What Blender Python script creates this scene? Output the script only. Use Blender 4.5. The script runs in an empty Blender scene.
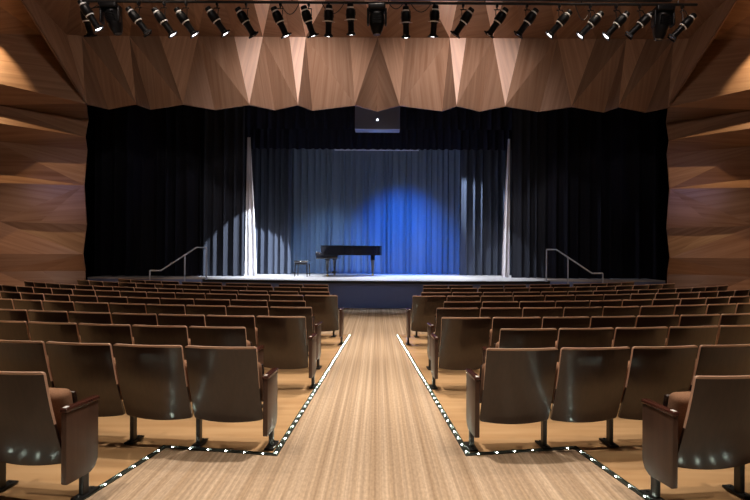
import bpy, bmesh, math, random
from mathutils import Vector, Matrix
random.seed(7)
S = bpy.context.scene
COL = S.collection
PI = math.pi

# ------------------------------------------------------------------ camera model (used to place things at real distances)
F, CX, CY, H, ROLL, CAMX = 520.0, 378.0, 252.5, 1.61, 0.006, 0.045
def ray(x, y):
    dx, dy = x - CX, y - CY
    return (dx + ROLL * dy, dy - ROLL * dx)
def P(x, y, d):
    a, b = ray(x, y)
    return Vector((CAMX + a / F * d, d, H - b / F * d))
def on_floor(x, y, z=0.0):
    a, b = ray(x, y)
    d = (H - z) * F / b
    return Vector((CAMX + a / F * d, d, z))

# ------------------------------------------------------------------ helpers
def link(o, parent=None):
    COL.objects.link(o)
    if parent: o.parent = parent
    return o
def obj(name, bm, mats, parent=None, smooth=False, recalc=True):
    if recalc: bmesh.ops.recalc_face_normals(bm, faces=bm.faces)
    me = bpy.data.meshes.new(name)
    bm.to_mesh(me); bm.free()
    for m in (mats if isinstance(mats, (list, tuple)) else [mats]): me.materials.append(m)
    if smooth:
        for p in me.polygons: p.use_smooth = True
        try: me.set_sharp_from_angle(angle=math.radians(40))
        except Exception: pass
    return link(bpy.data.objects.new(name, me), parent)
def tag(o, label, cat, group=None):
    o['label'] = label; o['category'] = cat
    if group: o['group'] = group
    return o
def thing(name, label, cat, loc=(0, 0, 0), rz=0, group=None):
    o = bpy.data.objects.new(name, None); o.empty_display_size = 0.1
    link(o); o.location = loc; o.rotation_euler = (0, 0, rz)
    return tag(o, label, cat, group)
def struct(name, bm, m, parent=None, **k):
    o = obj(name, bm, m, parent, **k)
    if not parent: o['kind'] = 'structure'
    return o
def bx(bm, c, s, bevel=0.0, seg=2, rot=None, mi=0):
    r = bmesh.ops.create_cube(bm, size=1.0)
    vs = r['verts']
    bmesh.ops.scale(bm, vec=s, verts=vs)
    if bevel > 0:
        es = list({e for v in vs for e in v.link_edges})
        q = bmesh.ops.bevel(bm, geom=es, offset=bevel, segments=seg, profile=0.5, affect='EDGES')
        vs = list({v for f in q['faces'] for v in f.verts} | {v for v in vs if v.is_valid})
    if rot is not None: bmesh.ops.rotate(bm, cent=(0, 0, 0), matrix=rot, verts=vs)
    bmesh.ops.translate(bm, vec=c, verts=vs)
    for f in {f for v in vs for f in v.link_faces}: f.material_index = mi
    return vs
def tube(bm, pts, r, n=8, cap=True):
    pts = [Vector(p) for p in pts]
    rings = []
    for i, p in enumerate(pts):
        t = (pts[min(i + 1, len(pts) - 1)] - pts[max(i - 1, 0)]).normalized()
        up = Vector((0, 0, 1)) if abs(t.z) < 0.95 else Vector((1, 0, 0))
        a = t.cross(up).normalized(); b = t.cross(a).normalized()
        rr = r[i] if isinstance(r, (list, tuple)) else r
        rings.append([bm.verts.new(p + (a * math.cos(2 * PI * k / n) + b * math.sin(2 * PI * k / n)) * rr) for k in range(n)])
    for i in range(len(rings) - 1):
        for k in range(n):
            bm.faces.new((rings[i][k], rings[i][(k + 1) % n], rings[i + 1][(k + 1) % n], rings[i + 1][k]))
    if cap:
        bm.faces.new(rings[0]); bm.faces.new(rings[-1])
def lathe(bm, prof, n=20, M=None):
    """prof: list of (r, z) along local Z"""
    rings = []
    for r, z in prof:
        rings.append([bm.verts.new((r * math.cos(2 * PI * k / n), r * math.sin(2 * PI * k / n), z)) for k in range(n)])
    for i in range(len(rings) - 1):
        for k in range(n):
            bm.faces.new((rings[i][k], rings[i][(k + 1) % n], rings[i + 1][(k + 1) % n], rings[i + 1][k]))
    bm.faces.new(rings[0]); bm.faces.new(rings[-1])
    if M is not None:
        bmesh.ops.transform(bm, matrix=M, verts=[v for r in rings for v in r])
def prism(bm, poly, z0, z1):
    lo = [bm.verts.new((x, y, z0)) for x, y in poly]
    hi = [bm.verts.new((x, y, z1)) for x, y in poly]
    n = len(poly)
    bm.faces.new(lo); bm.faces.new(hi)
    for i in range(n): bm.faces.new((lo[i], lo[(i + 1) % n], hi[(i + 1) % n], hi[i]))
def copy_tree(o, parent=None):
    c = o.copy(); COL.objects.link(c)
    if parent: c.parent = parent
    for ch in list(o.children): copy_tree(ch, c)
    return c

# ------------------------------------------------------------------ materials
def mat(name, col, rough=0.5, metal=0.0, spec=0.5, coat=0.0, emit=None, estr=0.0):
    m = bpy.data.materials.new(name); m.use_nodes = True
    b = m.node_tree.nodes['Principled BSDF']
    b.inputs['Base Color'].default_value = (*col, 1)
    b.inputs['Roughness'].default_value = rough
    b.inputs['Metallic'].default_value = metal
    b.inputs['Specular IOR Level'].default_value = spec
    if coat: b.inputs['Coat Weight'].default_value = coat; b.inputs['Coat Roughness'].default_value = 0.17
    if emit: b.inputs['Emission Color'].default_value = (*emit, 1); b.inputs['Emission Strength'].default_value = estr
    return m
def nodes(m): return m.node_tree.nodes, m.node_tree.links, m.node_tree.nodes['Principled BSDF']
def noise_col(m, c1, c2, scale=(1, 1, 1), nscale=10, detail=4, coord='Object', lo=0.35, hi=0.65, bump=0.0, dist=0.01):
    N, L, B = nodes(m)
    tc = N.new('ShaderNodeTexCoord'); mp = N.new('ShaderNodeMapping'); nz = N.new('ShaderNodeTexNoise'); cr = N.new('ShaderNodeValToRGB')
    mp.inputs['Scale'].default_value = scale
    nz.inputs['Scale'].default_value = nscale; nz.inputs['Detail'].default_value = detail
    cr.color_ramp.elements[0].position = lo; cr.color_ramp.elements[0].color = (*c1, 1)
    cr.color_ramp.elements[1].position = hi; cr.color_ramp.elements[1].color = (*c2, 1)
    L.new(tc.outputs[coord], mp.inputs['Vector']); L.new(mp.outputs['Vector'], nz.inputs['Vector'])
    L.new(nz.outputs['Fac'], cr.inputs['Fac']); L.new(cr.outputs['Color'], B.inputs['Base Color'])
    if bump:
        bp = N.new('ShaderNodeBump'); bp.inputs['Strength'].default_value = bump; bp.inputs['Distance'].default_value = dist
        L.new(nz.outputs['Fac'], bp.inputs['Height']); L.new(bp.outputs['Normal'], B.inputs['Normal'])
    return nz, cr
# veneer on the faceted panels: grain runs along U, per-panel tone mixes veneer variation with painted light and shade
M_WOOD = mat('wood_veneer', (0.4, 0.22, 0.12), 0.42, spec=0.45)
def veneer(m):
    N, L, B = nodes(m)
    uv = N.new('ShaderNodeUVMap'); uv.uv_map = 'grain'
    at = N.new('ShaderNodeAttribute'); at.attribute_name = 'tone'; at.attribute_type = 'GEOMETRY'
    m1 = N.new('ShaderNodeMapping'); m1.inputs['Scale'].default_value = (0.35, 9, 1)
    n1 = N.new('ShaderNodeTexNoise'); n1.inputs['Scale'].default_value = 1.0; n1.inputs['Detail'].default_value = 5; n1.inputs['Distortion'].default_value = 0.4
    m2 = N.new('ShaderNodeMapping'); m2.inputs['Scale'].default_value = (1.2, 60, 1)
    n2 = N.new('ShaderNodeTexNoise'); n2.inputs['Scale'].default_value = 1.0; n2.inputs['Detail'].default_value = 3
    ad = N.new('ShaderNodeMath'); ad.operation = 'MULTIPLY_ADD'; ad.inputs[1].default_value = 0.35
    cr = N.new('ShaderNodeValToRGB'); e = cr.color_ramp.elements
    e[0].position = 0.34; e[0].color = (0.245, 0.125, 0.068, 1)
    e[1].position = 1.0; e[1].color = (0.47, 0.30, 0.195, 1)
    mx = N.new('ShaderNodeVectorMath'); mx.operation = 'SCALE'
    L.new(uv.outputs[0], m1.inputs[0]); L.new(uv.outputs[0], m2.inputs[0])
    L.new(m1.outputs[0], n1.inputs['Vector']); L.new(m2.outputs[0], n2.inputs['Vector'])
    L.new(n2.outputs['Fac'], ad.inputs[0]); L.new(n1.outputs['Fac'], ad.inputs[2])
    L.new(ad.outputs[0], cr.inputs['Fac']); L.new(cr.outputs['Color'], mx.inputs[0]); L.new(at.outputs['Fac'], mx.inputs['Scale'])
    # panels painted as brightly lit are also made greyer
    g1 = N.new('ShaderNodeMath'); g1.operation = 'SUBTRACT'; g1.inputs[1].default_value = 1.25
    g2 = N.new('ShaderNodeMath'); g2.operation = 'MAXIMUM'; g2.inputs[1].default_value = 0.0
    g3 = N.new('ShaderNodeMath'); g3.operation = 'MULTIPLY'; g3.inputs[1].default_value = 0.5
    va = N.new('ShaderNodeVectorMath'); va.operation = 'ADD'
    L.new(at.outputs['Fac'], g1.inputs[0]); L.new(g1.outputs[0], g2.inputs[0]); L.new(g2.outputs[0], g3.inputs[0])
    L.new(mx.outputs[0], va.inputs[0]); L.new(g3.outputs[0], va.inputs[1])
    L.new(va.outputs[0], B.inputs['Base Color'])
veneer(M_WOOD)

M_FLOOR = mat('floor_wood', (0.5, 0.32, 0.17), 0.38, spec=0.4)
noise_col(M_FLOOR, (0.46, 0.27, 0.13), (0.56, 0.36, 0.19), scale=(0.6, 5, 1), nscale=1.6, detail=5)
M_CARPET = mat('carpet_striped', (0.5, 0.4, 0.3), 0.95, spec=0.1)
def carpet(m):
    N, L, B = nodes(m)
    tc = N.new('ShaderNodeTexCoord')
    def stripes(sx, sy, det, lo, hi, c0, c1):
        mp = N.new('ShaderNodeMapping'); mp.inputs['Scale'].default_value = (sx, sy, 1)
        nz = N.new('ShaderNodeTexNoise'); nz.inputs['Scale'].default_value = 1; nz.inputs['Detail'].default_value = det
        cr = N.new('ShaderNodeValToRGB'); e = cr.color_ramp.elements
        e[0].position = lo; e[1].position = hi; e[0].color = (*c0, 1); e[1].color = (*c1, 1)
        L.new(tc.outputs['Object'], mp.inputs[0]); L.new(mp.outputs[0], nz.inputs['Vector']); L.new(nz.outputs['Fac'], cr.inputs['Fac'])
        return cr
    a = stripes(15, 0.04, 3, 0.36, 0.66, (0.41, 0.29, 0.19), (0.56, 0.425, 0.305))
    b = stripes(46, 0.25, 2, 0.40, 0.62, (0.82, 0.81, 0.82), (1.08, 1.08, 1.08))
    c = stripes(60, 22, 2, 0.3, 0.7, (0.86, 0.86, 0.86), (1.1, 1.1, 1.1))
    x = N.new('ShaderNodeMix'); x.data_type = 'RGBA'; x.blend_type = 'MULTIPLY'; x.inputs[0].default_value = 1
    y = N.new('ShaderNodeMix'); y.data_type = 'RGBA'; y.blend_type = 'MULTIPLY'; y.inputs[0].default_value = 1
    L.new(a.outputs[0], x.inputs[6]); L.new(b.outputs[0], x.inputs[7]); L.new(x.outputs[2], y.inputs[6]); L.new(c.outputs[0], y.inputs[7])
    L.new(y.outputs[2], B.inputs['Base Color'])
carpet(M_CARPET)
M_SHELL = mat('seat_shell_lacquer', (0.04, 0.02, 0.013), 0.40, spec=0.3, coat=0.85)
noise_col(M_SHELL, (0.017, 0.0070, 0.0058), (0.025, 0.0100, 0.008), scale=(40, 40, 2), nscale=1.0)
M_RIM = mat('seat_shell_edge', (0.62, 0.41, 0.31), 0.4)
M_FABRIC = mat('seat_fabric', (0.3, 0.165, 0.1), 0.95, spec=0.1)
noise_col(M_FABRIC, (0.26, 0.14, 0.085), (0.36, 0.2, 0.125), nscale=180, detail=2, bump=0.2, dist=0.002)
M_ARM = mat('arm_wood', (0.06, 0.018, 0.012), 0.25, spec=0.5)
noise_col(M_ARM, (0.045, 0.014, 0.010), (0.07, 0.021, 0.014), scale=(30, 2, 30), nscale=1.0)
M_PANEL = mat('end_panel_wood', (0.12, 0.06, 0.036), 0.4, spec=0.5)
noise_col(M_PANEL, (0.062, 0.032, 0.023), (0.09, 0.046, 0.032), scale=(20, 20, 1.5), nscale=1.0)
M_BLACK = mat('black_metal', (0.012, 0.012, 0.012), 0.42, spec=0.5)
M_FIX = mat('fixture_black', (0.007, 0.007, 0.008), 0.38, spec=0.3)
M_SILVER = mat('bare_metal', (0.95, 0.95, 0.95), 0.3, spec=0.8)
M_LENS = mat('lens_glow', (0.9, 0.9, 0.95), 0.1, emit=(1.0, 0.97, 1.0), estr=7.0)
M_LENSOFF = mat('lens_dark', (0.2, 0.2, 0.22), 0.05, spec=0.8)
M_CHANNEL = mat('led_channel', (0.02, 0.025, 0.02), 0.5)
M_LED = mat('led_lamp', (1, 1, 0.9), 0.4, emit=(0.84, 1.0, 0.84), estr=110.0)
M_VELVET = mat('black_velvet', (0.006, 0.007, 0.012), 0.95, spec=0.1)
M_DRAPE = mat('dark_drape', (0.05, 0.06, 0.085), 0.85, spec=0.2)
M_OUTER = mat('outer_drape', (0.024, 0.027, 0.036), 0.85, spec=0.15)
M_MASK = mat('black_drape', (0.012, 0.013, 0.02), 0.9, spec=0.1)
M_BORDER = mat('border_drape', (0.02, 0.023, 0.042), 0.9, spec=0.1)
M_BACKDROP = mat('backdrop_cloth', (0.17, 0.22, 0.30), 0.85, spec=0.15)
M_LITEDGE = mat('lit_curtain_edge', (0.62, 0.6, 0.62), 0.9, spec=0.1)  # pale colour stands in for strong light on a dark curtain edge
M_BLACKWALL = mat('black_paint', (0.004, 0.004, 0.005), 0.9, spec=0.1)
M_STAGE = mat('stage_floor', (0.5, 0.5, 0.52), 0.45, spec=0.4)
noise_col(M_STAGE, (0.46, 0.46, 0.48), (0.56, 0.56, 0.57), scale=(0.4, 4, 1), nscale=2)
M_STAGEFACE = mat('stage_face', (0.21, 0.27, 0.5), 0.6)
M_STAGEEDGE = mat('stage_edge', (0.02, 0.02, 0.02), 0.4)
M_STEEL = mat('handrail_steel', (0.66, 0.72, 0.85), 0.4)
M_PIANO = mat('piano_lacquer', (0.008, 0.008, 0.010), 0.12, spec=0.6, coat=0.6)
M_KEYS = mat('ivory', (0.8, 0.78, 0.7), 0.3)
M_BRASS = mat('brass', (0.8, 0.55, 0.2), 0.25, metal=1)
M_GREY = mat('cabinet_grey', (0.2, 0.25, 0.42), 0.6)
M_DOT = mat('indicator_lamp', (1, 1, 1), 0.3, emit=(1, 1, 1), estr=3)
M_CEIL = mat('ceiling_paint', (0.12, 0.07, 0.045), 0.7)

# ------------------------------------------------------------------ the room
def veneered(name, tris, label=None, thick=0.05):
    """tris: list of (points, grain direction, tone); faceted panel wall with real relief"""
    bm = bmesh.new(); vmap = {}
    uvl = bm.loops.layers.uv.new('grain'); tl = bm.faces.layers.float.new('tone')
    def V(p):
        k = tuple(round(c, 4) for c in p)
        if k not in vmap: vmap[k] = bm.verts.new(p)
        return vmap[k]
    for pts, g, tone in tris:
        try: f = bm.faces.new([V(p) for p in pts])
        except ValueError: continue
        f.normal_update()
        if f.normal.y > 0: f.normal_flip()
        n = f.normal; u = (Vector(g) - n * Vector(g).dot(n)).normalized(); w = n.cross(u)
        off = random.random() * 20
        for l in f.loops: l[uvl].uv = (l.vert.co.dot(u) + off, l.vert.co.dot(w) + off)
        f[tl] = tone
    o = struct(name, bm, M_WOOD, recalc=False)
    md = o.modifiers.new('thickness', 'SOLIDIFY'); md.thickness = thick; md.offset = -1
    return o
def mir(p): return Vector((-p.x, p.y, p.z))

# header facets (left half, mirrored in the world)
YT, YV, YP = 37.5, 105.2, 110.6
DT, DV, DP = 15.35, 14.55, 15.2
Ts = [82, 129.6, 198, 263, 306, 378]
Vs = [86, 136.8, 183.6, 250, 298.7, 355.8]
Ps = [109.2, 151.2, 215.5, 275.2, 313.1]
Ss = [109.2, 159.6, 234.5, 289.6, 350]
Us = [(76, 92), (116, 142), (188, 212), (244, 278), (291, 344), (352, 378)]
def unroll(x, y, d):            # measured on the level picture
    return Vector((CAMX + (x - CX) / F * d - CAMX, d, H - (y - CY) / F * d))
Tv = [unroll(x, YT, DT) for x in Ts]; Vv = [unroll(x, YV, DV) for x in Vs]; Pv = [unroll(x, YP, DP) for x in Ps]
Sv = [unroll(x, YT, DT + 0.32) for x in Ss]
UD, UY = 12.9, -34
Uv = [(unroll(a, UY, UD), unroll(b, UY, UD)) for a, b in Us]
Pc = unroll(378, YP + 0.6, DP)
rt = lambda a=0.08: 1 + random.uniform(-a, a)
tr = []
vert = (0, 0, 1)
for i in range(5):
    lean = (random.uniform(-0.15, 0.15), 0, 1)
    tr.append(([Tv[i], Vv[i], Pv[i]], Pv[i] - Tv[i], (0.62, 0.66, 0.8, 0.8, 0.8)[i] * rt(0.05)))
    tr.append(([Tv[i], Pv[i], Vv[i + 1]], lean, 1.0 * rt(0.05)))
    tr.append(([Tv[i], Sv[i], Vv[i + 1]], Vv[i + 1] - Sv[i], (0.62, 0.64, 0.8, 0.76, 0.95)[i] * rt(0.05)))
    tr.append(([Sv[i], Tv[i + 1], Vv[i + 1]], vert, (1.2, 1.25, 1.8, 1.85, 1.25)[i] * rt(0.03)))  # paler facets: lit look painted into the veneer tone
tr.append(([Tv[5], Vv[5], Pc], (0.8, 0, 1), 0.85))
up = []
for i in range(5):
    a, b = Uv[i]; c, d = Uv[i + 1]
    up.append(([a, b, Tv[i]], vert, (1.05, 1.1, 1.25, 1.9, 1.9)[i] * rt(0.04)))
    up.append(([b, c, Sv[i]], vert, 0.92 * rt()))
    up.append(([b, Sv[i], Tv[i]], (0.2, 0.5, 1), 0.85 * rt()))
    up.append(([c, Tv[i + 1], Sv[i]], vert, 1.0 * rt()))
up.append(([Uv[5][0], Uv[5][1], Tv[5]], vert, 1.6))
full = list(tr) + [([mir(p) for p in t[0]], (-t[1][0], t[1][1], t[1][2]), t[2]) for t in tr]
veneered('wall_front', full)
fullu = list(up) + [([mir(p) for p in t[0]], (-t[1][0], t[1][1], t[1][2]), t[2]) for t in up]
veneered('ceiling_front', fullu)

# faceted walls either side of the opening
def pw(x, y, d): return unroll(x, y, d)
X0 = -62
V0 = Vv[0]; T0 = Tv[0]
q = {}
def pt(n, x, y, d): q[n] = pw(x, y, d)
pt('u0', -1, -34, 12.9); pt('u1', 9, -34, 12.9); q['u2'] = Uv[0][0]; pt('ul', X0, -34, 12.9)
pt('s', 66, 36.5, 15.1); pt('m', 41.5, 37, 14.8); pt('lm', X0, 35, 14.1)
pt('l1', X0, 72, 13.9); pt('l2', X0, 107.5, 14.6)
pt('r1', 86.2, 106.5, 15.0); pt('r2', 89, 121, 15.4); pt('r3', 86, 138.5, 14.95); pt('r4', 88, 152, 15.3); pt('r5', 85.3, 187, 15.0)
pt('r6', 88, 226, 15.4); pt('r7', 84.6, 256, 15.0); pt('r8', 87, 272.5, 15.35); pt('r9', 87, 310.0, 15.2)
pt('l3', X0, 116, 14.0); pt('l4', X0, 147, 14.7); pt('l5', X0, 184, 14.1); pt('m5', X0, 168, 14.75); pt('l6', X0, 221, 14.8)
pt('l7', X0, 256, 14.6); pt('l8', X0, 274, 14.8); pt('l9', X0, 325, 14.4)
pt('k1', -2, 107.5, 14.75); pt('k2', -4, 143.5, 14.8); pt('k3', 0, 223.5, 14.8); pt('k4', 40, 225, 15.1); pt('k5', 0, 274, 14.9); pt('k6', 44, 273, 15.1)
q['r1'] = V0; hz = (1, 0, 0)
def T(*n): return [q[k] for k in n]
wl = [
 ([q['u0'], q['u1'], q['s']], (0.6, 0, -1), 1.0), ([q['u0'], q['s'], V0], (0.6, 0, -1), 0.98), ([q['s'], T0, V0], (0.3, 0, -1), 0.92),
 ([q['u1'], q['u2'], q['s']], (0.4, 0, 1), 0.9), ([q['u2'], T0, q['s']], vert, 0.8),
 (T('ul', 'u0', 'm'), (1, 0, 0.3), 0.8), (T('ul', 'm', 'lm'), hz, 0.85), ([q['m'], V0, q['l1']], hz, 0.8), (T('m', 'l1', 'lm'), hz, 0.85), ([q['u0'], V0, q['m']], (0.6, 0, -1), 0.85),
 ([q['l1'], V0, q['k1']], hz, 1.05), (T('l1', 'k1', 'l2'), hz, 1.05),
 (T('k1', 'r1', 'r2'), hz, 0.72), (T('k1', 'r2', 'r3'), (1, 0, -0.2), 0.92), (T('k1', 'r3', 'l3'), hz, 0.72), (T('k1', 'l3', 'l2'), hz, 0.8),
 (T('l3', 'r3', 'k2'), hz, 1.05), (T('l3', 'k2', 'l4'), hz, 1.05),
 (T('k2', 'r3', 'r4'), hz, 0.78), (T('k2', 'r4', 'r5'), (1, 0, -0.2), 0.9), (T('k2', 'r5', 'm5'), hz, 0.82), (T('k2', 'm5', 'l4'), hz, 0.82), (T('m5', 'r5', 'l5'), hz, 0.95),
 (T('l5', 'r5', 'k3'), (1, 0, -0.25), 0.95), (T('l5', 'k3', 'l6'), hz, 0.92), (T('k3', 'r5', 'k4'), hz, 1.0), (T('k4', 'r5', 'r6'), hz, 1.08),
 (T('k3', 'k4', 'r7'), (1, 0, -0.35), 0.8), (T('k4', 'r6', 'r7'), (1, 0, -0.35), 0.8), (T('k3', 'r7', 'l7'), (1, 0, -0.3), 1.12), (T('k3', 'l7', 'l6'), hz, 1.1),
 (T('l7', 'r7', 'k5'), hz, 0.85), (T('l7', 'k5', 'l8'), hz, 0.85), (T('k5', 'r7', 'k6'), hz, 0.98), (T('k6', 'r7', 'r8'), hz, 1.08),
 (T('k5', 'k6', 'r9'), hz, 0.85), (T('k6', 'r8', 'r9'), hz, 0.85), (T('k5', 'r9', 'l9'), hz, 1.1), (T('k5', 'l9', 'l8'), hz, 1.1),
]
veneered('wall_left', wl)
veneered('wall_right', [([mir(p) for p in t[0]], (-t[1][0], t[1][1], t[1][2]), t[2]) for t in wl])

# plain side walls, rear and ceiling of the hall (outside the frame, they close the room)
XW = 12.3
for s, nm in ((-1, 'wall_side_left'), (1, 'wall_side_right')):
    bm = bmesh.new(); bx(bm, (s * (XW + 0.1), 6.2, 4.5), (0.2, 17.6, 9.4)); struct(nm, bm, M_CEIL)
bm = bmesh.new(); bx(bm, (0, -2.7, 4.5), (25, 0.2, 9.4)); struct('wall_rear', bm, M_CEIL)
bm = bmesh.new(); bx(bm, (0, 5.2, 9.15), (25, 16, 0.2)); struct('ceiling', bm, M_CEIL)
bm = bmesh.new(); bx(bm, (0, 9.2, -0.1), (25, 24, 0.2)); struct('floor', bm, M_FLOOR)
# black stage house
bm = bmesh.new(); bx(bm, (0, 21.2, 4.5), (25, 0.2, 9.4)); struct('wall_stage_back', bm, M_BLACKWALL)
for s, nm in ((-1, 'wall_stage_left'), (1, 'wall_stage_right')):
    bm = bmesh.new(); bx(bm, (s * 12.4, 18.1, 4.5), (0.2, 6.2, 9.4)); struct(nm, bm, M_BLACKWALL)
bm = bmesh.new(); bx(bm, (0, 18.3, 9.15), (25, 6.0, 0.2)); struct('ceiling_stage', bm, M_BLACKWALL)

# ------------------------------------------------------------------ strips of aisle lights and the carpet between them
LP = [on_floor(350, 335), on_floor(275, 455.5), on_floor(165, 447.5), on_floor(82, 500)]
RP = [on_floor(397, 335), on_floor(468, 455.5), on_floor(575, 448.5), on_floor(648, 500)]
LP += [LP[3] + (LP[3] - LP[2]).normalized() * 0.30]; LP += [LP[4] + Vector((-0.8, 0.13, 0))]
RP += [RP[3] + (RP[3] - RP[2]).normalized() * 0.34]; RP += [RP[4] + Vector((0.8, 0.13, 0))]
bm = bmesh.new()
XE = 12.2
Y0 = -2.6
CL, CR = LP[4] + Vector((-1.9, 0.5, 0)), RP[4] + Vector((1.9, 0.5, 0))
def g2(p): return (p[0], p[1]) if isinstance(p, tuple) else (p.x, p.y)
quads = [[LP[0], LP[1], RP[1], RP[0]], [LP[1], LP[3], RP[3], RP[1]], [LP[1], LP[2], LP[3]], [RP[1], RP[3], RP[2]], [LP[3], LP[4], RP[4], RP[3]],
         [LP[4], (LP[4].x, Y0), (RP[4].x, Y0), RP[4]], [CL, (CL.x, Y0), (LP[4].x, Y0), LP[4]], [CR, RP[4], (RP[4].x, Y0), (CR.x, Y0)],
         [(-XE, CL.y + 2.5), (-XE, Y0), (CL.x, Y0), CL], [(XE, CR.y + 2.5), CR, (CR.x, Y0), (XE, Y0)],
         [LP[0], RP[0], (XE, 12.6), (XE, 15.4), (-XE, 15.4), (-XE, 12.6)]]
for qd in quads:
    f = bm.faces.new([bm.verts.new((*g2(p), 0.005)) for p in qd]); f.normal_update()
    if f.normal.z < 0: f.normal_flip()
bmesh.ops.remove_doubles(bm, verts=bm.verts, dist=1e-4)
bmesh.ops.triangulate(bm, faces=bm.faces[:])
o = obj('aisle_carpet', bm, M_CARPET, recalc=False)
tag(o, 'beige carpet with lengthwise stripes down the middle aisle', 'carpet')
o['kind'] = 'structure'
md = o.modifiers.new('pile', 'SOLIDIFY'); md.thickness = 0.003; md.offset = -1

led_bm = bmesh.new(); bx(led_bm, (0, 0, 0.002), (0.009, 0.011, 0.004), 0.0015, 1)
led_src = None
def strip(pts, branch, label):
    global led_src
    t = thing('aisle_light_strip', label, 'light strip', (pts[0].x, pts[0].y, 0), 0, 'lit strips along the aisle carpet')
    o0 = Vector((pts[0].x, pts[0].y, 0))
    n = 0; w, h = 0.024, 0.012
    for path in (pts, branch):
        rings = []; bm = bmesh.new()
        for i, p in enumerate(path):
            a = (path[i] - path[i - 1]).normalized() if i > 0 else None
            b = (path[i + 1] - path[i]).normalized() if i < len(path) - 1 else None
            t1 = a or b; t2 = b or a
            n1 = Vector((-t1.y, t1.x, 0)); n2 = Vector((-t2.y, t2.x, 0)); nn = (n1 + n2).normalized(); nn /= max(0.4, nn.dot(n1))
            c = Vector((p.x, p.y, 0)) - o0
            # two raised rails with a sunk bed between them
            prof = [(-w, 0.001), (-w, h), (-w * 0.6, h), (-w * 0.5, 0.006), (w * 0.5, 0.006), (w * 0.6, h), (w, h), (w, 0.001)]
            rings.append([bm.verts.new(c + nn * k + Vector((0, 0, z))) for k, z in prof])
        for i in range(len(rings) - 1):
            m = len(rings[0])
            for k in range(m): bm.faces.new((rings[i][k], rings[i][(k + 1) % m], rings[i + 1][(k + 1) % m], rings[i + 1][k]))
        bm.faces.new(rings[0]); bm.faces.new(rings[-1])
        obj('channel', bm, M_CHANNEL, t)
        step = 0.155; carry = 0.08
        for i in range(len(path) - 1):
            a, b = path[i], path[i + 1]; L = (b - a).length; s = carry
            while s < L and n < 99:
                p = a.lerp(b, s / L) - o0; ang = math.atan2(b.y - a.y, b.x - a.x) - PI / 2
                if led_src is None: led = obj('led_lamp', led_bm, M_LED); led_src = led
                else: led = led_src.copy(); COL.objects.link(led)
                led.parent = t; led.location = (p.x, p.y, 0.006); led.rotation_euler = (0, 0, ang)
                s += step; n += 1
            carry = s - L
    return t
strip(LP, [LP[4], Vector((LP[4].x - 0.35, -1.6, 0))], 'lit floor strip of small white lamps edging the left of the carpet')
strip(RP, [RP[4], Vector((RP[4].x + 0.35, -1.6, 0))], 'lit floor strip of small white lamps edging the right of the carpet')

# ------------------------------------------------------------------ theatre seats
PITCH = 0.59
def back_shell():
    bm = bmesh.new()
    zt, r1, r2, W = 0.877, 0.018, 0.022, 0.281
    us = [-1 + 2 * i / 14 for i in range(15)]
    ts = [0, 0.008, 0.02, 0.04, 0.07, 0.15, 0.3, 0.45, 0.6, 0.75, 0.88, 0.95, 0.975, 0.99, 1.0]
    def pos(u, t, side):
        z0 = 0.255 - 0.018 * (1 - u * u)
        z = z0 + (zt - z0) * t
        hgt = zt - 0.262
        dt, db = (1 - t) * hgt, t * hgt
        w = W
        if dt < r1: w = W - r1 + math.sqrt(max(0, r1 * r1 - (r1 - dt) ** 2))
        elif db < r2: w = W - r2 + math.sqrt(max(0, r2 * r2 - (r2 - db) ** 2))
        k = (z - 0.22) / 0.655
        y = -0.125 - 0.205 * k - 0.018 * math.sin(PI * min(1, max(0, k))) - 0.030 * (1 - u * u)
        return Vector((u * w, y + (0.0 if side == 0 else 0.020), z))
    g = [[[bm.verts.new(pos(u, t, s)) for u in us] for t in ts] for s in (0, 1)]
    nu, nt = len(us), len(ts)
    for s in (0, 1):
        for j in range(nt - 1):
            for i in range(nu - 1):
                bm.faces.new((g[s][j][i], g[s][j][i + 1], g[s][j + 1][i + 1], g[s][j + 1][i])).material_index = 1 if j >= nt - 3 else 0
    loop = [(0, i) for i in range(nu)] + [(j, nu - 1) for j in range(1, nt)] + [(nt - 1, i) for i in range(nu - 2, -1, -1)] + [(j, 0) for j in range(nt - 2, 0, -1)]
    for k in range(len(loop)):
        a, b = loop[k], loop[(k + 1) % len(loop)]
        f = bm.faces.new((g[0][a[0]][a[1]], g[0][b[0]][b[1]], g[1][b[0]][b[1]], g[1][a[0]][a[1]]))
        f.material_index = 1 if (a[0] > 6 and b[0] > 6) else 0
    es = [e for e in bm.edges if len(e.link_faces) == 2 and abs(e.calc_face_angle(0)) > 0.9]
    bmesh.ops.bevel(bm, geom=es, offset=0.007, segments=3, profile=0.5, affect='EDGES')
    return bm
def back_cushion():
    bm = bmesh.new()
    us = [-1 + 2 * i / 10 for i in range(11)]; ts = [i / 10 for i in range(11)]
    def pos(u, t, s):
        z = 0.40 + (0.868 - 0.40) * t; k = (z - 0.22) / 0.655
        y = -0.125 - 0.205 * k - 0.018 * math.sin(PI * k) - 0.030 * (1 - u * u) + 0.022
        puff = 0.055 * (1 - u ** 6) ** 0.5 * (1 - (2 * t - 1) ** 6) ** 0.5 if s else 0
        return Vector((u * 0.262, y + puff, z))
    g = [[[bm.verts.new(pos(u, t, s)) for u in us] for t in ts] for s in (0, 1)]
    for s in (0, 1):
        for j in range(10):
            for i in range(10): bm.faces.new((g[s][j][i], g[s][j][i + 1], g[s][j + 1][i + 1], g[s][j + 1][i]))
    bmesh.ops.remove_doubles(bm, verts=bm.verts, dist=0.0005)
    return bm
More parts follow.
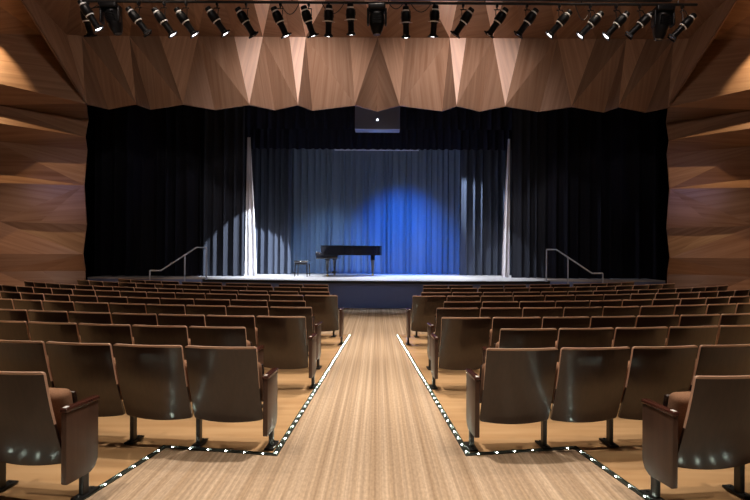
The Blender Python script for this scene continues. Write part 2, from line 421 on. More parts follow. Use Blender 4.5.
def seat_cushion():
    bm = bmesh.new()
    bx(bm, (0, 0, 0), (0.485, 0.11, 0.36), 0.046, 4)
    for v in bm.verts:      # crowned, tipped up against the back
        v.co.y += -0.02 * (1 - (v.co.x / 0.25) ** 2) * (1 if v.co.y < 0 else 0)
    bmesh.ops.rotate(bm, cent=(0, 0, 0), matrix=Matrix.Rotation(math.radians(12), 3, 'X'), verts=bm.verts)
    bmesh.ops.translate(bm, vec=(0, -0.038, 0.528), verts=bm.verts)
    return bm
def seat_pan():
    bm = bmesh.new()
    bx(bm, (0, 0, 0), (0.49, 0.03, 0.34), 0.012, 2)
    bmesh.ops.rotate(bm, cent=(0, 0, 0), matrix=Matrix.Rotation(math.radians(12), 3, 'X'), verts=bm.verts)
    bmesh.ops.translate(bm, vec=(0, 0.024, 0.513), verts=bm.verts)
    return bm
def leg_post(x, top):
    bm = bmesh.new()
    bx(bm, (x, -0.02, top / 2 + 0.005), (0.034, 0.062, top - 0.01), 0.008, 2)
    if top > 0.3: bx(bm, (x, -0.06, top - 0.10), (0.02, 0.13, 0.1), 0.006, 1)
    return bm
def foot_plate(x):
    bm = bmesh.new(); bx(bm, (x, -0.005, 0.0085), (0.075, 0.19, 0.015), 0.005, 2)
    for yy in (-0.07, 0.06): lathe(bm, [(0.011, 0.015), (0.011, 0.022), (0.007, 0.025)], 8, Matrix.Translation((x, yy, 0)))
    return bm
def arm_cap(x, w, y0, y1):
    bm = bmesh.new()
    bx(bm, (x, (y0 + y1) / 2, 0.613), (w, y1 - y0, 0.030), 0.010, 3)
    return bm
def end_panel(x):
    bm = bmesh.new()
    prof = [(-0.205, 0.155), (-0.195, 0.145), (0.02, 0.14), (0.065, 0.165), (0.088, 0.205), (0.095, 0.24), (0.095, 0.598), (-0.205, 0.598)]
    a = [bm.verts.new((x - 0.019, y, z)) for y, z in prof]; b = [bm.verts.new((x + 0.019, y, z)) for y, z in prof]
    bm.faces.new(a); bm.faces.new(b); n = len(prof)
    for i in range(n): bm.faces.new((a[i], a[(i + 1) % n], b[(i + 1) % n], b[i]))
    bmesh.ops.bevel(bm, geom=bm.edges[:], offset=0.006, segments=2, profile=0.5, affect='EDGES')
    return bm
def make_seat(sgn, end):
    """sgn: -1 block left of the aisle (outer side is -x); end: has the panelled aisle end"""
    t = thing('theatre_seat', '', 'theatre seat')
    obj('backrest', back_shell(), [M_SHELL, M_RIM], t, smooth=True)
    obj('back_cushion', back_cushion(), M_FABRIC, t, smooth=True)
    obj('seat_cushion', seat_cushion(), M_FABRIC, t, smooth=True)
    obj('seat_pan', seat_pan(), M_SHELL, t, smooth=True)
    xo = sgn * PITCH / 2
    lg = obj('leg', leg_post(xo, 0.60), M_BLACK, t); obj('foot_plate', foot_plate(xo), M_BLACK, lg)
    obj('armrest', arm_cap(xo, 0.046, -0.17, 0.08), M_ARM, t, smooth=True)
    if end:
        xi = -sgn * (PITCH / 2 + 0.022)
        obj('end_panel', end_panel(xi), M_PANEL, t, smooth=True)
        obj('armrest', arm_cap(xi, 0.052, -0.212, 0.102), M_ARM, t, smooth=True)
        lg = obj('leg', leg_post(xi, 0.16), M_BLACK, t); obj('foot_plate', foot_plate(xi), M_BLACK, lg)
        bm = bmesh.new(); bx(bm, (xi, -0.185, 0.6295), (0.022, 0.035, 0.004), 0.001, 1)
        obj('highlight_plate', bm, M_SILVER, t)  # small silver plate standing in for a highlight on the cap
    return t
protos = {(s, e): None for s in (-1, 1) for e in (True, False)}
def arc(s, R):
    """arc length from the middle line -> (x, sag, heading)"""
    a = s / R
    return R * math.sin(a), R - R * math.cos(a), a
RADII = [12.0, 13.0, 13.8, 15.3, 15.5, 16.5, 18.0, 18.0, 16.3, 16.5]
#        depth, |x| of the aisle edge, outer limit |x|
ROWS = [(11.68, 1.067, 6.85), (10.76, 0.985, 7.7), (9.62, 0.85, 8.6), (8.80, 0.636, 99), (7.80, 1.04, 99), (6.90, 0.83, 99), (5.89, 0.772, 99), (5.04, 1.235, 99), (3.99, 0.882, 99), (3.14, 1.955, 99)]
ORD = ['first', 'second', 'third', 'fourth', 'fifth', 'sixth', 'seventh', 'eighth', 'ninth', 'tenth', 'eleventh', 'twelfth', 'thirteenth', 'fourteenth', 'fifteenth', 'sixteenth', 'seventeenth', 'eighteenth', 'nineteenth', 'twentieth']
nseat = 0
for sgn, side in ((-1, 'left'), (1, 'right')):
    for r, (d, xe, xl) in enumerate(ROWS):
        _, sg0, _ = arc(xe + PITCH / 2, RADII[r])
        d0 = d - sg0
        s = xe + 0.281; n = 0
        while True:
            x, sag, a = arc(s, RADII[r])
            y = d0 + sag
            if x + 0.2 > xl or x > 10.6: break
            px = CX + (sgn * x - CAMX) / y * F
            if (sgn < 0 and px < -90) or (sgn > 0 and px > 840): break
            end = (n == 0)
            key = (sgn, end)
            if protos[key] is None: t = protos[key] = make_seat(sgn, end)
            else: t = copy_tree(protos[key])
            rz = sgn * a
            fwd = Vector((-math.sin(rz), math.cos(rz), 0))
            t.location = Vector((sgn * x, y, 0)) + fwd * 0.335
            t.location.z = 0.005
            t.rotation_euler = (0, 0, rz)
            if r == 9:
                if n == 0: lab = 'brown theatre seat alone in front at the photo\'s %s edge, its end panel showing' % side
                else: lab = 'brown theatre seat in the nearest row %s of the aisle, %s from aisle' % (side, ORD[n])
            elif r == 8:
                lab = 'brown theatre seat %s of the aisle, second nearest row, %s' % (side, 'end panel on the aisle' if n == 0 else ORD[n] + ' from aisle')
            else:
                lab = 'brown theatre seat %s of the aisle, %s row from stage, %s' % (side, ORD[r], 'on the aisle' if n == 0 else ORD[n] + ' from aisle')
            tag(t, lab, 'theatre seat', 'theatre seats %s of the aisle' % side)
            s += PITCH; n += 1; nseat += 1
            if r == 0 and n in (2, 4, 6): s += (0.16, 0.08, 0.08)[n // 2 - 1]
print('seats', nseat)

# ------------------------------------------------------------------ stage
SZ = 0.79
bm = bmesh.new(); RS = 26.0; XS = 5.15
front = []
for i in range(25):
    x = -XS + 2 * XS * i / 24
    front.append((x, 14.92 + RS - math.sqrt(RS * RS - x * x)))
poly = front + [(XS, 16.2), (9.0, 16.2), (9.0, 20.95), (-9.0, 20.95), (-9.0, 16.2), (-XS, 16.2)]
prism(bm, poly, 0.01, SZ - 0.05)
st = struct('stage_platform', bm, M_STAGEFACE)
bm = bmesh.new(); prism(bm, poly, SZ - 0.05, SZ); struct('stage_floor', bm, M_STAGE, st)
bm = bmesh.new()
fr = [Vector((x, y - 0.012, SZ - 0.035)) for x, y in front]
for i in range(len(fr) - 1):
    a, b = fr[i], fr[i + 1]
    ang = math.atan2(b.y - a.y, b.x - a.x)
    bx(bm, (a + b) / 2, ((b - a).length + 0.004, 0.03, 0.075), 0, rot=Matrix.Rotation(ang, 3, 'Z'))
struct('stage_nosing', bm, M_STAGEEDGE, st)
for s, side in ((-1, 'left'), (1, 'right')):
    t = thing('stage_steps', 'black steps up to the stage under the %s handrail' % side, 'steps', (s * 5.17, 15.75, 0.004), 0, 'steps up to the stage')
    for k in range(4):
        bm = bmesh.new(); h = SZ * (4 - k) / 5 - 0.03
        bx(bm, (s * (0.14 + 0.28 * k), 0, h / 2), (0.28, 1.0, h)); obj('riser', bm, M_BLACKWALL, t)
        bm = bmesh.new(); bx(bm, (s * (0.14 + 0.28 * k), 0, h + 0.014), (0.29, 1.02, 0.028), 0.006, 1); obj('tread', bm, M_STAGEEDGE, t)
    # handrail
    base = Vector((s * 4.97, 15.2, SZ))
    t = thing('handrail', 'pale steel handrail with three posts at the %s steps of the stage' % side, 'handrail', base, 0, 'handrails beside the stage steps')
    L3 = lambda x, z: Vector((s * x, 0, z - SZ)) - Vector((s * 4.97, 0, 0))
    bm = bmesh.new(); tube(bm, [L3(6.62, 1.04), L3(6.30, 1.04), L3(5.26, 1.725), L3(4.97, 1.725)], 0.021, 10); obj('rail', bm, M_STEEL, t, smooth=True)
    for xx, z0, z1 in ((4.97, SZ + 0.002, 1.725), (5.60, 0.45, 1.50), (6.62, 0.006, 1.04)):
        bm = bmesh.new(); tube(bm, [L3(xx, z0), L3(xx, z1)], 0.019, 10)
        lathe(bm, [(0.04, 0.0), (0.04, 0.012), (0.022, 0.018)], 12, Matrix.Translation(L3(xx, z0)))
        obj('post', bm, M_STEEL, t, smooth=True)

# ------------------------------------------------------------------ curtains
def drape(name, x0, x1, d, z0, z1, amp, wl_, m, label, cat='curtain', group=None, seed=0, flare=0.0, gather=None, scallop=0.0):
    rnd = random.Random(seed); bm = bmesh.new()
    n = max(24, int(abs(x1 - x0) / wl_ * 14)); nz = 9
    ph, x = [], 0.0
    ws = []; p = 0
    phases = [0.0]
    w = wl_
    for i in range(n):
        if i % 14 == 0: w = wl_ * rnd.uniform(0.7, 1.45)
        phases.append(phases[-1] + 2 * PI * (abs(x1 - x0) / n) / w)
    rows = []
    for j in range(nz + 1):
        t = j / nz; row = []
        for i in range(n + 1):
            u = i / n
            xx = x0 + (x1 - x0) * u
            if gather: xx = gather(u, t)
            a = amp * (1.15 - 0.45 * t) * (0.8 + 0.4 * math.sin(phases[i] * 0.31 + seed))
            yy = d + a * math.sin(phases[i] + 0.25 * math.sin(t * 3 + i * 0.05)) + a * 0.35 * math.sin(2 * phases[i] + 1.3)
            zz = z0 + (z1 - z0) * t
            if scallop and j == 0: zz += scallop * math.sin(phases[i])
            row.append(bm.verts.new((xx, yy, zz)))
        rows.append(row)
    for j in range(nz):
        for i in range(n): bm.faces.new((rows[j][i], rows[j][i + 1], rows[j + 1][i + 1], rows[j + 1][i]))
    o = obj(name, bm, m, None, smooth=True)
    return tag(o, label, cat, group)
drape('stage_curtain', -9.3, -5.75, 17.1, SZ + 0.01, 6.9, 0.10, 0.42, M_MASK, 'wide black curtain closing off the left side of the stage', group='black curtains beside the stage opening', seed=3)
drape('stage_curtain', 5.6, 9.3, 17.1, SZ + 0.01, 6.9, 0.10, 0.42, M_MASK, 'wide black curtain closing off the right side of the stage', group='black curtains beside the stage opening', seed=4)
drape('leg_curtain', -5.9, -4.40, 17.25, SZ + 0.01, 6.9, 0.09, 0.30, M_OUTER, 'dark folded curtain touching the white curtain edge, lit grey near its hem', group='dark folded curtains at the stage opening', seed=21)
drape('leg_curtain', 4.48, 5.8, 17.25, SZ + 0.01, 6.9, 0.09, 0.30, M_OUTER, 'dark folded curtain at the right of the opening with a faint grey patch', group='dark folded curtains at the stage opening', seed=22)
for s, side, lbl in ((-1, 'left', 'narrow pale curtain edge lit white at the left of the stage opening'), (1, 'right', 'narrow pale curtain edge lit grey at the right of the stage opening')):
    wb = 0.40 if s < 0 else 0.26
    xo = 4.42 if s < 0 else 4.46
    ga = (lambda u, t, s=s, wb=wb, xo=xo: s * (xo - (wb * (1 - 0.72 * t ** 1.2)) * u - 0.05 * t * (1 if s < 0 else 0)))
    drape('curtain_edge', s * xo, s * (xo - wb), 17.45, SZ + 0.01, 5.45, 0.035, 0.17, M_LITEDGE, lbl, group='pale curtain edges beside the opening', seed=5, gather=ga)
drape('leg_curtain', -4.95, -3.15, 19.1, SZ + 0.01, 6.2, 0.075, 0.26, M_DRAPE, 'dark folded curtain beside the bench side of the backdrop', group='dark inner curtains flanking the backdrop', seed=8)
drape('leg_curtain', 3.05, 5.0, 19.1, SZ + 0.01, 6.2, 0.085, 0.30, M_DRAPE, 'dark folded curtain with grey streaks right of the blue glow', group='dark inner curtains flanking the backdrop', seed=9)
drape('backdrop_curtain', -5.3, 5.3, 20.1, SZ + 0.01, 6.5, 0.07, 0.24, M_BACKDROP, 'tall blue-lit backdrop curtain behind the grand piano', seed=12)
drape('border_curtain', -4.9, 4.9, 17.6, 5.78, 7.0, 0.07, 0.30, M_BORDER, 'upper dark border curtain just under the wood panels', 'curtain border', 'dark border curtains above the stage', seed=14)
drape('border_curtain', -4.9, 4.9, 18.6, 5.30, 6.4, 0.06, 0.26, M_BORDER, 'lower dark border curtain hanging over the backdrop', 'curtain border', 'dark border curtains above the stage', seed=15, scallop=0.03)
# batten seen under the lower border
t = thing('hanging_batten', 'thin pale batten along the lower edge of the border curtain', 'batten', (0, 18.85, 5.32))
bm = bmesh.new(); tube(bm, [(-1.55, 0, 0), (1.5, 0, 0)], 0.022, 8); obj('pipe', bm, M_STEEL, t, smooth=True)
for i in range(5):
    bm = bmesh.new(); tube(bm, [(-1.4 + 0.7 * i, 0, 0.01), (-1.4 + 0.7 * i, 0, 3.72)], 0.006, 5); obj('suspension_cable', bm, M_BLACK, t)

# hanging cabinet in the middle of the opening
c = P(377.5, 113, 15.9)
t = thing('hanging_cabinet', 'dark grey rectangular box hanging under the middle of the wood panels', 'cabinet', (c.x, 15.9, P(377.5, 129.5, 15.9).z))
bm = bmesh.new(); bx(bm, (0, 0.22, 0.43), (1.38, 0.42, 0.86), 0.012, 2); obj('body', bm, M_GREY, t)
bm = bmesh.new(); bx(bm, (0, 0.0, 0.012), (1.385, 0.02, 0.014), 0.003, 1); obj('bottom_trim', bm, M_STEEL, t)
bm = bmesh.new(); lathe(bm, [(0.03, 0), (0.03, 0.015), (0.02, 0.022)], 12, Matrix.Translation((0, 0.012, 0.30)) @ Matrix.Rotation(PI / 2, 4, 'X')); obj('indicator_lamp', bm, M_DOT, t)
for xx in (-0.5, 0.5):
    bm = bmesh.new(); tube(bm, [(xx, 0.22, 0.85), (xx, 0.22, 9.05 - t.location.z)], 0.008, 6); obj('suspension_cable', bm, M_BLACK, t)

# ------------------------------------------------------------------ grand piano and bench
PD = 17.75
pc = P(318, 277, PD); PX = pc.x
t = thing('grand_piano', 'black grand piano with closed lid standing on the stage', 'piano', (PX, PD - 0.55, SZ + 0.002))
def outline(off=0.0):
    pts = [(0.0 - off, 0.02 - off), (0.62, 0.02 - off)]
    ctl = [(0.80, 0.06), (1.0, 0.20), (1.2, 0.36), (1.42, 0.46), (1.64, 0.53), (1.82, 0.62), (1.96, 0.76), (2.02, 0.94), (2.0, 1.14), (1.9, 1.30), (1.74, 1.40), (1.56, 1.44)]
    for x, y in ctl:
        pts.append((x + off * 0.6, y - off * (1 if y < 1 else -1)))
    pts += [(0.0 - off, 1.46 + off)]
    return pts
case = [(x + 0.16, y) for x, y in outline()]
bm = bmesh.new(); prism(bm, case, 0.72, 1.015)
obj('case', bm, M_PIANO, t, smooth=True)
bm = bmesh.new(); prism(bm, [(x + 0.16, y) for x, y in outline(0.012)], 1.017, 1.045); obj('lid', bm, M_PIANO, t, smooth=True)
bm = bmesh.new(); bx(bm, (0.35, 0.74, 0.66), (0.72, 1.47, 0.13), 0.015, 2); bx(bm, (0.09, 0.055, 0.76), (0.24, 0.07, 0.13), 0.03, 3); bx(bm, (0.09, 1.425, 0.76), (0.24, 0.07, 0.13), 0.03, 3); obj('keybed', bm, M_PIANO, t, smooth=True)
bm = bmesh.new(); bx(bm, (0.07, 0.74, 0.742), (0.15, 1.26, 0.024), 0.004, 1); obj('keyboard', bm, M_KEYS, t)
bm = bmesh.new(); prism(bm, [(0.155, 0.03), (0.175, 0.03), (0.175, 1.45), (0.155, 1.45)], 0.76, 1.0); obj('fallboard', bm, M_PIANO, t)
for lx, ly in ((0.36, 0.16), (0.50, 1.30), (1.86, 1.0)):
    bm = bmesh.new()
    lathe(bm, [(0.035, 0.09), (0.042, 0.12), (0.042, 0.2), (0.052, 0.42), (0.062, 0.5), (0.068, 0.54), (0.08, 0.55), (0.08, 0.60 if lx < 1 else 0.722)], 10, Matrix.Translation((lx, ly, 0)))
    lg = obj('leg', bm, M_PIANO, t, smooth=True)
    bm = bmesh.new(); lathe(bm, [(0.03, -0.018), (0.042, -0.012), (0.042, 0.012), (0.03, 0.018)], 14, Matrix.Translation((lx, ly, 0.042)) @ Matrix.Rotation(PI / 2, 4, 'X'))
    bx(bm, (lx, ly, 0.075), (0.03, 0.06, 0.04)); obj('caster', bm, M_BRASS, lg)
bm = bmesh.new()
for yy in (0.66, 0.82): tube(bm, [(0.56, yy, 0.60), (0.56, yy, 0.16)], 0.016, 8)
bx(bm, (0.54, 0.74, 0.13), (0.14, 0.32, 0.07), 0.01, 1)
ly = obj('pedal_lyre', bm, M_PIANO, t)
for yy in (0.66, 0.74, 0.82):
    bm = bmesh.new(); bx(bm, (0.43, yy, 0.10), (0.16, 0.028, 0.012), 0.004, 1); obj('pedal', bm, M_BRASS, ly)
bm = bmesh.new()
for i in range(3): tube(bm, [(0.76 + 0.42 * i, 0.20 + (0, 0.13, 0.33)[i], 1.016), (0.76 + 0.42 * i, 0.16 + (0, 0.13, 0.33)[i], 1.05)], 0.012, 6)
obj('lid_hinge', bm, M_BRASS, t)

bc = P(303, 277.3, PD)
t = thing('piano_bench', 'small black padded bench in front of the piano keys', 'bench', (bc.x, PD - 0.15, SZ + 0.002))
bm = bmesh.new(); bx(bm, (0, 0, 0.50), (0.46, 0.76, 0.075), 0.03, 3); obj('cushion', bm, M_PIANO, t, smooth=True)
bm = bmesh.new(); bx(bm, (0, 0, 0.43), (0.42, 0.70, 0.07), 0.008, 1); obj('apron', bm, M_PIANO, t)
for sx in (-1, 1):
    for sy in (-1, 1):
        bm = bmesh.new(); tube(bm, [(sx * 0.19, sy * 0.32, 0.40), (sx * 0.205, sy * 0.335, 0.0)], [0.028, 0.017], 8); obj('leg', bm, M_PIANO, t)

# ------------------------------------------------------------------ lighting pipe with its lanterns
LD = 11.0
pa, pb = P(80, 1.2, LD), P(697, 4.8, LD)
PZ = (pa.z + pb.z) / 2 + 0.0
t = thing('lighting_pipe', 'long black pipe under the ceiling carrying the stage lights', 'pipe', (0, LD, PZ))
bm = bmesh.new(); tube(bm, [(pa.x, 0, 0), (pb.x, 0, 0)], 0.028, 10); obj('pipe', bm, M_BLACK, t, smooth=True)
bm = bmesh.new(); bx(bm, (0, 0.0, 0.10), (pb.x - pa.x - 0.6, 0.07, 0.07), 0.008, 1); obj('wire_tray', bm, M_BLACK, t)
for i in range(7):
    x = pa.x + 0.4 + (pb.x - pa.x - 0.8) * i / 6
    bm = bmesh.new(); tube(bm, [(x, 0, 0), (x, 0, 9.05 - PZ)], 0.012, 6); obj('hanger_rod', bm, M_BLACK, t)

def clamp_bm(p, z):
    bm = bmesh.new()
    bx(bm, (p.x, p.y, PZ - 0.03), (0.05, 0.07, 0.10), 0.012, 1)
    tube(bm, [(p.x, p.y, PZ - 0.07), (p.x, p.y, z)], 0.012, 6)
    return bm
def lantern(a, b, idx, label, bright, fwd=0.0):
    """a, b: picture points of the lamp end and the lens end"""
    pa_, pb_ = P(a[0], a[1], LD), P(b[0], b[1], LD)
    v = pb_ - pa_; v.y = 0.17
    L = 0.66; dr = v.normalized()
    mid = (pa_ + pb_) / 2; mid.y = LD - fwd
    top = Vector((mid.x, LD, PZ))
    t = thing('stage_spotlight', label, 'spotlight', top, 0, 'stage spotlights on the ceiling pipe')
    M = Matrix.Translation(mid - top - dr * L / 2) @ dr.to_track_quat('Z', 'Y').to_matrix().to_4x4()
    def put(name, prof, m, par=t, n=16, sm=True):
        bm = bmesh.new(); lathe(bm, [(r * 1.17, z) for r, z in prof], n, M); return obj(name, bm, m, par, smooth=sm)
    body = put('body', [(0.03, 0.0), (0.052, 0.008), (0.058, 0.03), (0.058, 0.10), (0.07, 0.115), (0.082, 0.15), (0.086, 0.28), (0.08, 0.305), (0.07, 0.315)], M_FIX)
    put('barrel', [(0.064, 0.33), (0.064, 0.36), (0.056, 0.37), (0.056, 0.56), (0.07, 0.575), (0.07, 0.60)], M_FIX)
    put('lamp_band', [(0.0595, 0.075), (0.0615, 0.08), (0.0615, 0.105), (0.0595, 0.11)], M_SILVER)
    bm = bmesh.new(); lathe(bm, [(0.084, 0.310), (0.091, 0.313), (0.091, 0.331), (0.084, 0.334)], 16)
    for k in (-1, 1): tube(bm, [(k * 0.07, 0, 0.322), (k * 0.135, 0, 0.33)], 0.006, 5)
    bmesh.ops.transform(bm, matrix=M, verts=bm.verts); obj('gate_ring', bm, M_SILVER, t, smooth=True)
    bm = bmesh.new()
    for k in (-1, 1): bx(bm, (k * 0.086, 0, 0.612), (0.012, 0.184, 0.03)); bx(bm, (0, k * 0.086, 0.612), (0.184, 0.012, 0.03))
    bmesh.ops.transform(bm, matrix=M, verts=bm.verts); obj('gel_frame', bm, M_FIX, t)
    put('lens', [(0.062, 0.598), (0.062, 0.606), (0.045, 0.618), (0.02, 0.624)], M_LENS if bright else M_LENSOFF)
    # yoke: arms from the pivot on both sides up to the clamp
    piv = mid - top - dr * L / 2 + dr * 0.24
    side = dr.cross(Vector((0, 1, 0))).normalized()
    side = (Vector((1, 0, 0)) - dr * dr.x).normalized()
    bm = bmesh.new(); z = -0.13
    for k in (-1, 1):
        q0 = piv + side * k * 0.10
        tube(bm, [q0, (q0.x * 0.9, q0.y * 0.5, q0.z * 0.55), (k * 0.06, 0, z)], 0.009, 6)
    tube(bm, [(-0.06, 0, z), (0.06, 0, z)], 0.010, 6)
    obj('yoke', bm, M_FIX, t)
    obj('clamp', clamp_bm(Vector((0, 0, 0)) , z) if False else _clamp(z), M_FIX, t)
    return t
def _clamp(z):
    bm = bmesh.new()
    bx(bm, (0, 0, -0.045), (0.05, 0.08, 0.075), 0.012, 1)
    bx(bm, (0, 0.04, 0.0), (0.045, 0.02, 0.08), 0.006, 1)
    tube(bm, [(0, 0, -0.08), (0, 0, z)], 0.013, 6)
    return bm
def moving_head(cx, y0, y1, w, label, tilt=0.0):
    p = P(cx, 2, LD); top = Vector((p.x, LD, PZ))
    t = thing('moving_head_spotlight', label, 'stage light', top, 0, 'large moving-head lights on the ceiling pipe')
    W = w / F * LD; zt = -0.06; zb = P(cx, y1, LD).z - PZ
    obj('clamp', _clamp(-0.12), M_FIX, t)
    bm = bmesh.new(); bx(bm, (0, 0, -0.12), (W * 0.85, 0.30, 0.12), 0.03, 3); obj('base', bm, M_FIX, t, smooth=True)
    bm = bmesh.new()
    for k in (-1, 1):
        bx(bm, (k * W * 0.44, 0, -0.30), (0.05, 0.17, 0.34), 0.024, 3)
    bx(bm, (0, 0, -0.19), (W * 0.9, 0.14, 0.05), 0.02, 2); obj('yoke', bm, M_FIX, t, smooth=True)
    hl = zb * -1 - 0.17
    bm = bmesh.new(); rr = W * 0.37
    lathe(bm, [(rr * 0.5, 0), (rr * 0.86, 0.03), (rr, 0.10), (rr, hl * 0.55), (rr * 0.8, hl * 0.8), (rr * 0.62, hl * 0.94), (rr * 0.55, hl)], 20)
    for k in range(6):
        bx(bm, (0, rr * 0.96, 0.08 + 0.035 * k), (rr * 1.2, 0.03, 0.012))
    M = Matrix.Translation((0, 0, -0.18)) @ Matrix.Rotation(PI + math.radians(8), 4, 'X') @ Matrix.Rotation(tilt, 4, 'Y')
    bmesh.ops.transform(bm, matrix=M, verts=bm.verts); obj('head', bm, M_FIX, t, smooth=True)
    bm = bmesh.new(); lathe(bm, [(rr * 0.5, hl), (rr * 0.45, hl + 0.012), (rr * 0.2, hl + 0.02)], 20, M); obj('lens', bm, M_LENSOFF, t, smooth=True)
    return t
FX = [((86, 9), (88.5, 34), 0), ((93, 12), (106, 35), 1), ((130, 10), (147, 33), 0), ((156, 11), (172, 34), 1), ((178, 11), (194, 34), 1), ((209, 10), (225, 33), 1), ((239, 11), (253, 34), 0),
      ((274.5, 10), (286, 35), 1), ((304.6, 10), (312.6, 34), 1), ((329.5, 9.5), (328, 34), 1), ((350.5, 8), (351, 32), 1), ((405.6, 10), (406.3, 36), 1), ((435, 9.5), (433.4, 34.5), 1),
      ((471, 11), (455, 34), 0), ((505, 11), (489, 34), 0), ((535.6, 11), (518, 35), 0), ((569, 13), (549.4, 35), 1), ((600.7, 14), (580, 36), 1), ((626.4, 14), (606, 36.6), 1), ((650.6, 14), (628.6, 36), 0), ((694, 14.7), (671, 39.6), 0)]
for i, (a, b, br) in enumerate(FX):
    if i == 0: lab = 'black tube spotlight at the far left end of the ceiling pipe'
    elif i == len(FX) - 1: lab = 'black tube spotlight at the far right end of the ceiling pipe'
    elif i <= 10: lab = 'black tube spotlight on the ceiling pipe, %s spotlight from the left end' % ORD[i]
    else: lab = 'black tube spotlight on the ceiling pipe, %s spotlight from the right end' % ORD[len(FX) - 1 - i]
    lantern(a, b, i, lab, br, 0.36 if i == 1 else 0.0)
moving_head(111, 2, 33, 20, 'bulky black moving-head light near the left end of the ceiling pipe', 0.25)
moving_head(377, 0, 33, 20, 'bulky black moving-head light at the middle of the ceiling pipe')
moving_head(663, 5, 38, 21, 'bulky black moving-head light near the right end of the ceiling pipe', -0.1)
# drooping cables between lanterns
CB = [(280, 300, 13), (321, 345, 12), (388, 404, 7), (410, 432, 10), (575, 592, 17)]
for i, (x0, x1, dy) in enumerate(CB):
    bm = bmesh.new(); a, b = P(x0, 3, LD - 0.05), P(x1, 3, LD - 0.05); a.z = b.z = PZ
    c0 = (a + b) / 2; sag = dy / F * LD
    tube(bm, [Vector((a.x + (b.x - a.x) * k / 10, LD - 0.05, PZ - sag * (1 - (2 * k / 10 - 1) ** 2))) for k in range(11)], 0.009, 6)
    o = obj('power_cable', bm, M_BLACK, None, smooth=True)
    tag(o, 'thin black cable drooping from the ceiling pipe, %s from the left' % ORD[i], 'cable', 'power cables looped along the ceiling pipe')

# ------------------------------------------------------------------ lights of the hall
def spot(name, loc, aim, power, col, angle=60, blend=0.5, size=0.1):
    l = bpy.data.lights.new(name, 'SPOT'); l.energy = power; l.color = col; l.spot_size = math.radians(angle); l.spot_blend = blend; l.shadow_soft_size = size
    o = bpy.data.objects.new(name, l); COL.objects.link(o); o.location = loc
    o.rotation_euler = (Vector(aim) - Vector(loc)).to_track_quat('-Z', 'Y').to_euler(); return o
WARM = (1.0, 0.83, 0.64); WHITE = (0.93, 0.95, 1.0); BLUE = (0.0, 0.19, 1.0)
# house downlights
for y in (1.0, 4.0, 7.0, 10.0, 13.0):
    spot('downlight', (0, y, 8.9), (0, y + 0.3, 0), 1700 if y < 2 else 2300, (1.0, 0.88, 0.75), 44, 0.9, 0.15)
for sx in (-1, 1):
    for y in (2.5, 6.0, 9.5):
        spot('downlight', (sx * 4.2, y, 8.9), (sx * 4.2, y + 0.3, 0), 1150, WARM, 72, 0.9, 0.15)
    for y in (5.0, 9.5):
        spot('downlight', (sx * 8.6, y, 8.9), (sx * 8.6, y + 0.3, 0), 700, WARM, 74, 0.9, 0.15)
# wash on the wood panels
for sx in (-1, 1):
    spot('panel_wash', (sx * 2.1, 11.2, 8.7), (sx * 2.3, 15.2, 6.2), 800, (1.0, 0.86, 0.84), 75, 1.0, 0.3)
    spot('panel_wash', (sx * 5.0, 8.0, 8.6), (sx * 8, 15, 5.0), 290 if sx < 0 else 200, (1.0, 0.82, 0.72), 90, 1.0, 0.4)
    spot('wall_wash', (sx * 11.3, 13.2, 8.0), (sx * 11.6, 13.7, 7.0), 480, (1.0, 0.60, 0.28), 112, 0.15, 0.04)
    spot('wall_uplight', (sx * 9.0, 11.5, 2.0), (sx * 9.0, 15, 3.4), 90, (0.66, 0.55, 1.0), 40, 1.0, 0.3)
    spot('wall_uplight', (sx * 9.6, 11.0, 1.6), (sx * 10.0, 15, 1.8), 130 if sx < 0 else 75, (1.0, 0.72, 0.6), 60, 1.0, 0.3)
for sx in (-1, 1):
    spot('pipe_fill', (sx * 3.2, 4.0, 8.4), (sx * 3.2, 11, 6.5), 80, (0.95, 0.95, 1.0), 60, 0.8, 0.1)  # added fill spot, brightens the metal bands of the lanterns
    spot('handrail_fill', (sx * 5.6, 12.4, 8.5), (sx * 5.7, 15.2, 1.3), 260, (0.8, 0.88, 1.0), 18, 0.8, 0.1)  # added fill spot to lift the dim handrails
spot('stage_lip_light', (0, 12.2, 8.3), (0, 14.9, 0.3), 420, (0.5, 0.68, 1.0), 22, 0.8, 0.1)
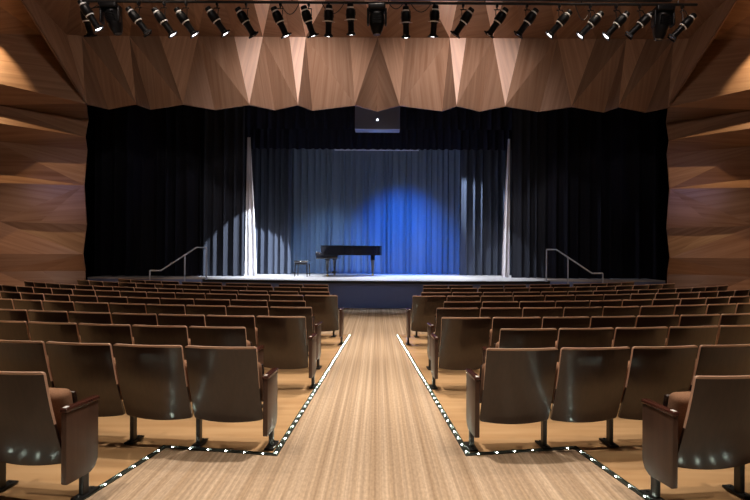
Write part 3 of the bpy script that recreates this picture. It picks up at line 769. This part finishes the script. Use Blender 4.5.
# stage
spot('stage_blue', (1.0, 16.0, 6.2), (0.95, 20.1, 1.1), 3400, BLUE, 54, 1.0, 0.05)
spot('stage_blue', (0.9, 16.2, 6.3), (0.9, 17.6, SZ), 1500, BLUE, 40, 0.9, 0.05)
spot('stage_front', (-1.5, 11.5, 6.4), (-1.7, 20, 1.3), 2600, (0.36, 0.6, 1.0), 26, 0.9, 0.08)
spot('stage_front', (1.8, 11.5, 6.4), (2.0, 20, 1.2), 260, (0.5, 0.7, 1.0), 30, 0.9, 0.08)
spot('stage_front', (3.4, 11.5, 6.4), (-4.1, 17.8, 1.35), 22000, (0.80, 0.88, 1.0), 17, 0.12, 0.03)
spot('stage_front', (-3.4, 11.5, 6.4), (4.5, 18.2, 0.7), 2600, (0.86, 0.9, 1.0), 15, 0.2, 0.03)
for x in (-3.2, -1.1, 1.1, 3.2):
    spot('stage_top', (x, 17.95, 5.9), (x, 17.2, SZ), 1250, WHITE, 56, 0.6, 0.08)
spot('stage_side', (2.6, 15.9, 5.6), (-4.25, 17.45, 3.0), 110, (0.85, 0.8, 1.0), 30, 0.5, 0.04)
spot('stage_side', (-2.6, 15.9, 5.6), (4.35, 17.45, 2.6), 480, (0.9, 0.86, 1.0), 26, 0.4, 0.04)
spot('stage_side', (1.3, 18.72, 4.9), (4.1, 19.1, 2.9), 1300, (0.7, 0.82, 1.0), 44, 0.7, 0.04)

w = bpy.data.worlds.new('world'); S.world = w; w.use_nodes = True
w.node_tree.nodes['Background'].inputs[0].default_value = (0.9, 0.75, 0.62, 1); w.node_tree.nodes['Background'].inputs[1].default_value = 0.0

# ------------------------------------------------------------------ camera
cam = bpy.data.cameras.new('camera'); co = bpy.data.objects.new('camera', cam); COL.objects.link(co)
cam.sensor_width = 36; cam.lens = F / 750 * 36; cam.clip_end = 100
cam.shift_x = -(CX - 375) / 750; cam.shift_y = (CY - 250) / 750
co.location = (CAMX, 0, H)
co.rotation_euler = (Matrix.Rotation(PI / 2, 3, 'X') @ Matrix.Rotation(ROLL, 3, 'Z')).to_euler()
S.camera = co
S.view_settings.view_transform = 'Standard'; S.view_settings.look = 'None'; S.view_settings.gamma = 1; S.view_settings.exposure = 0.0
S.view_settings.use_curve_mapping = False
S.cycles.max_bounces = 6
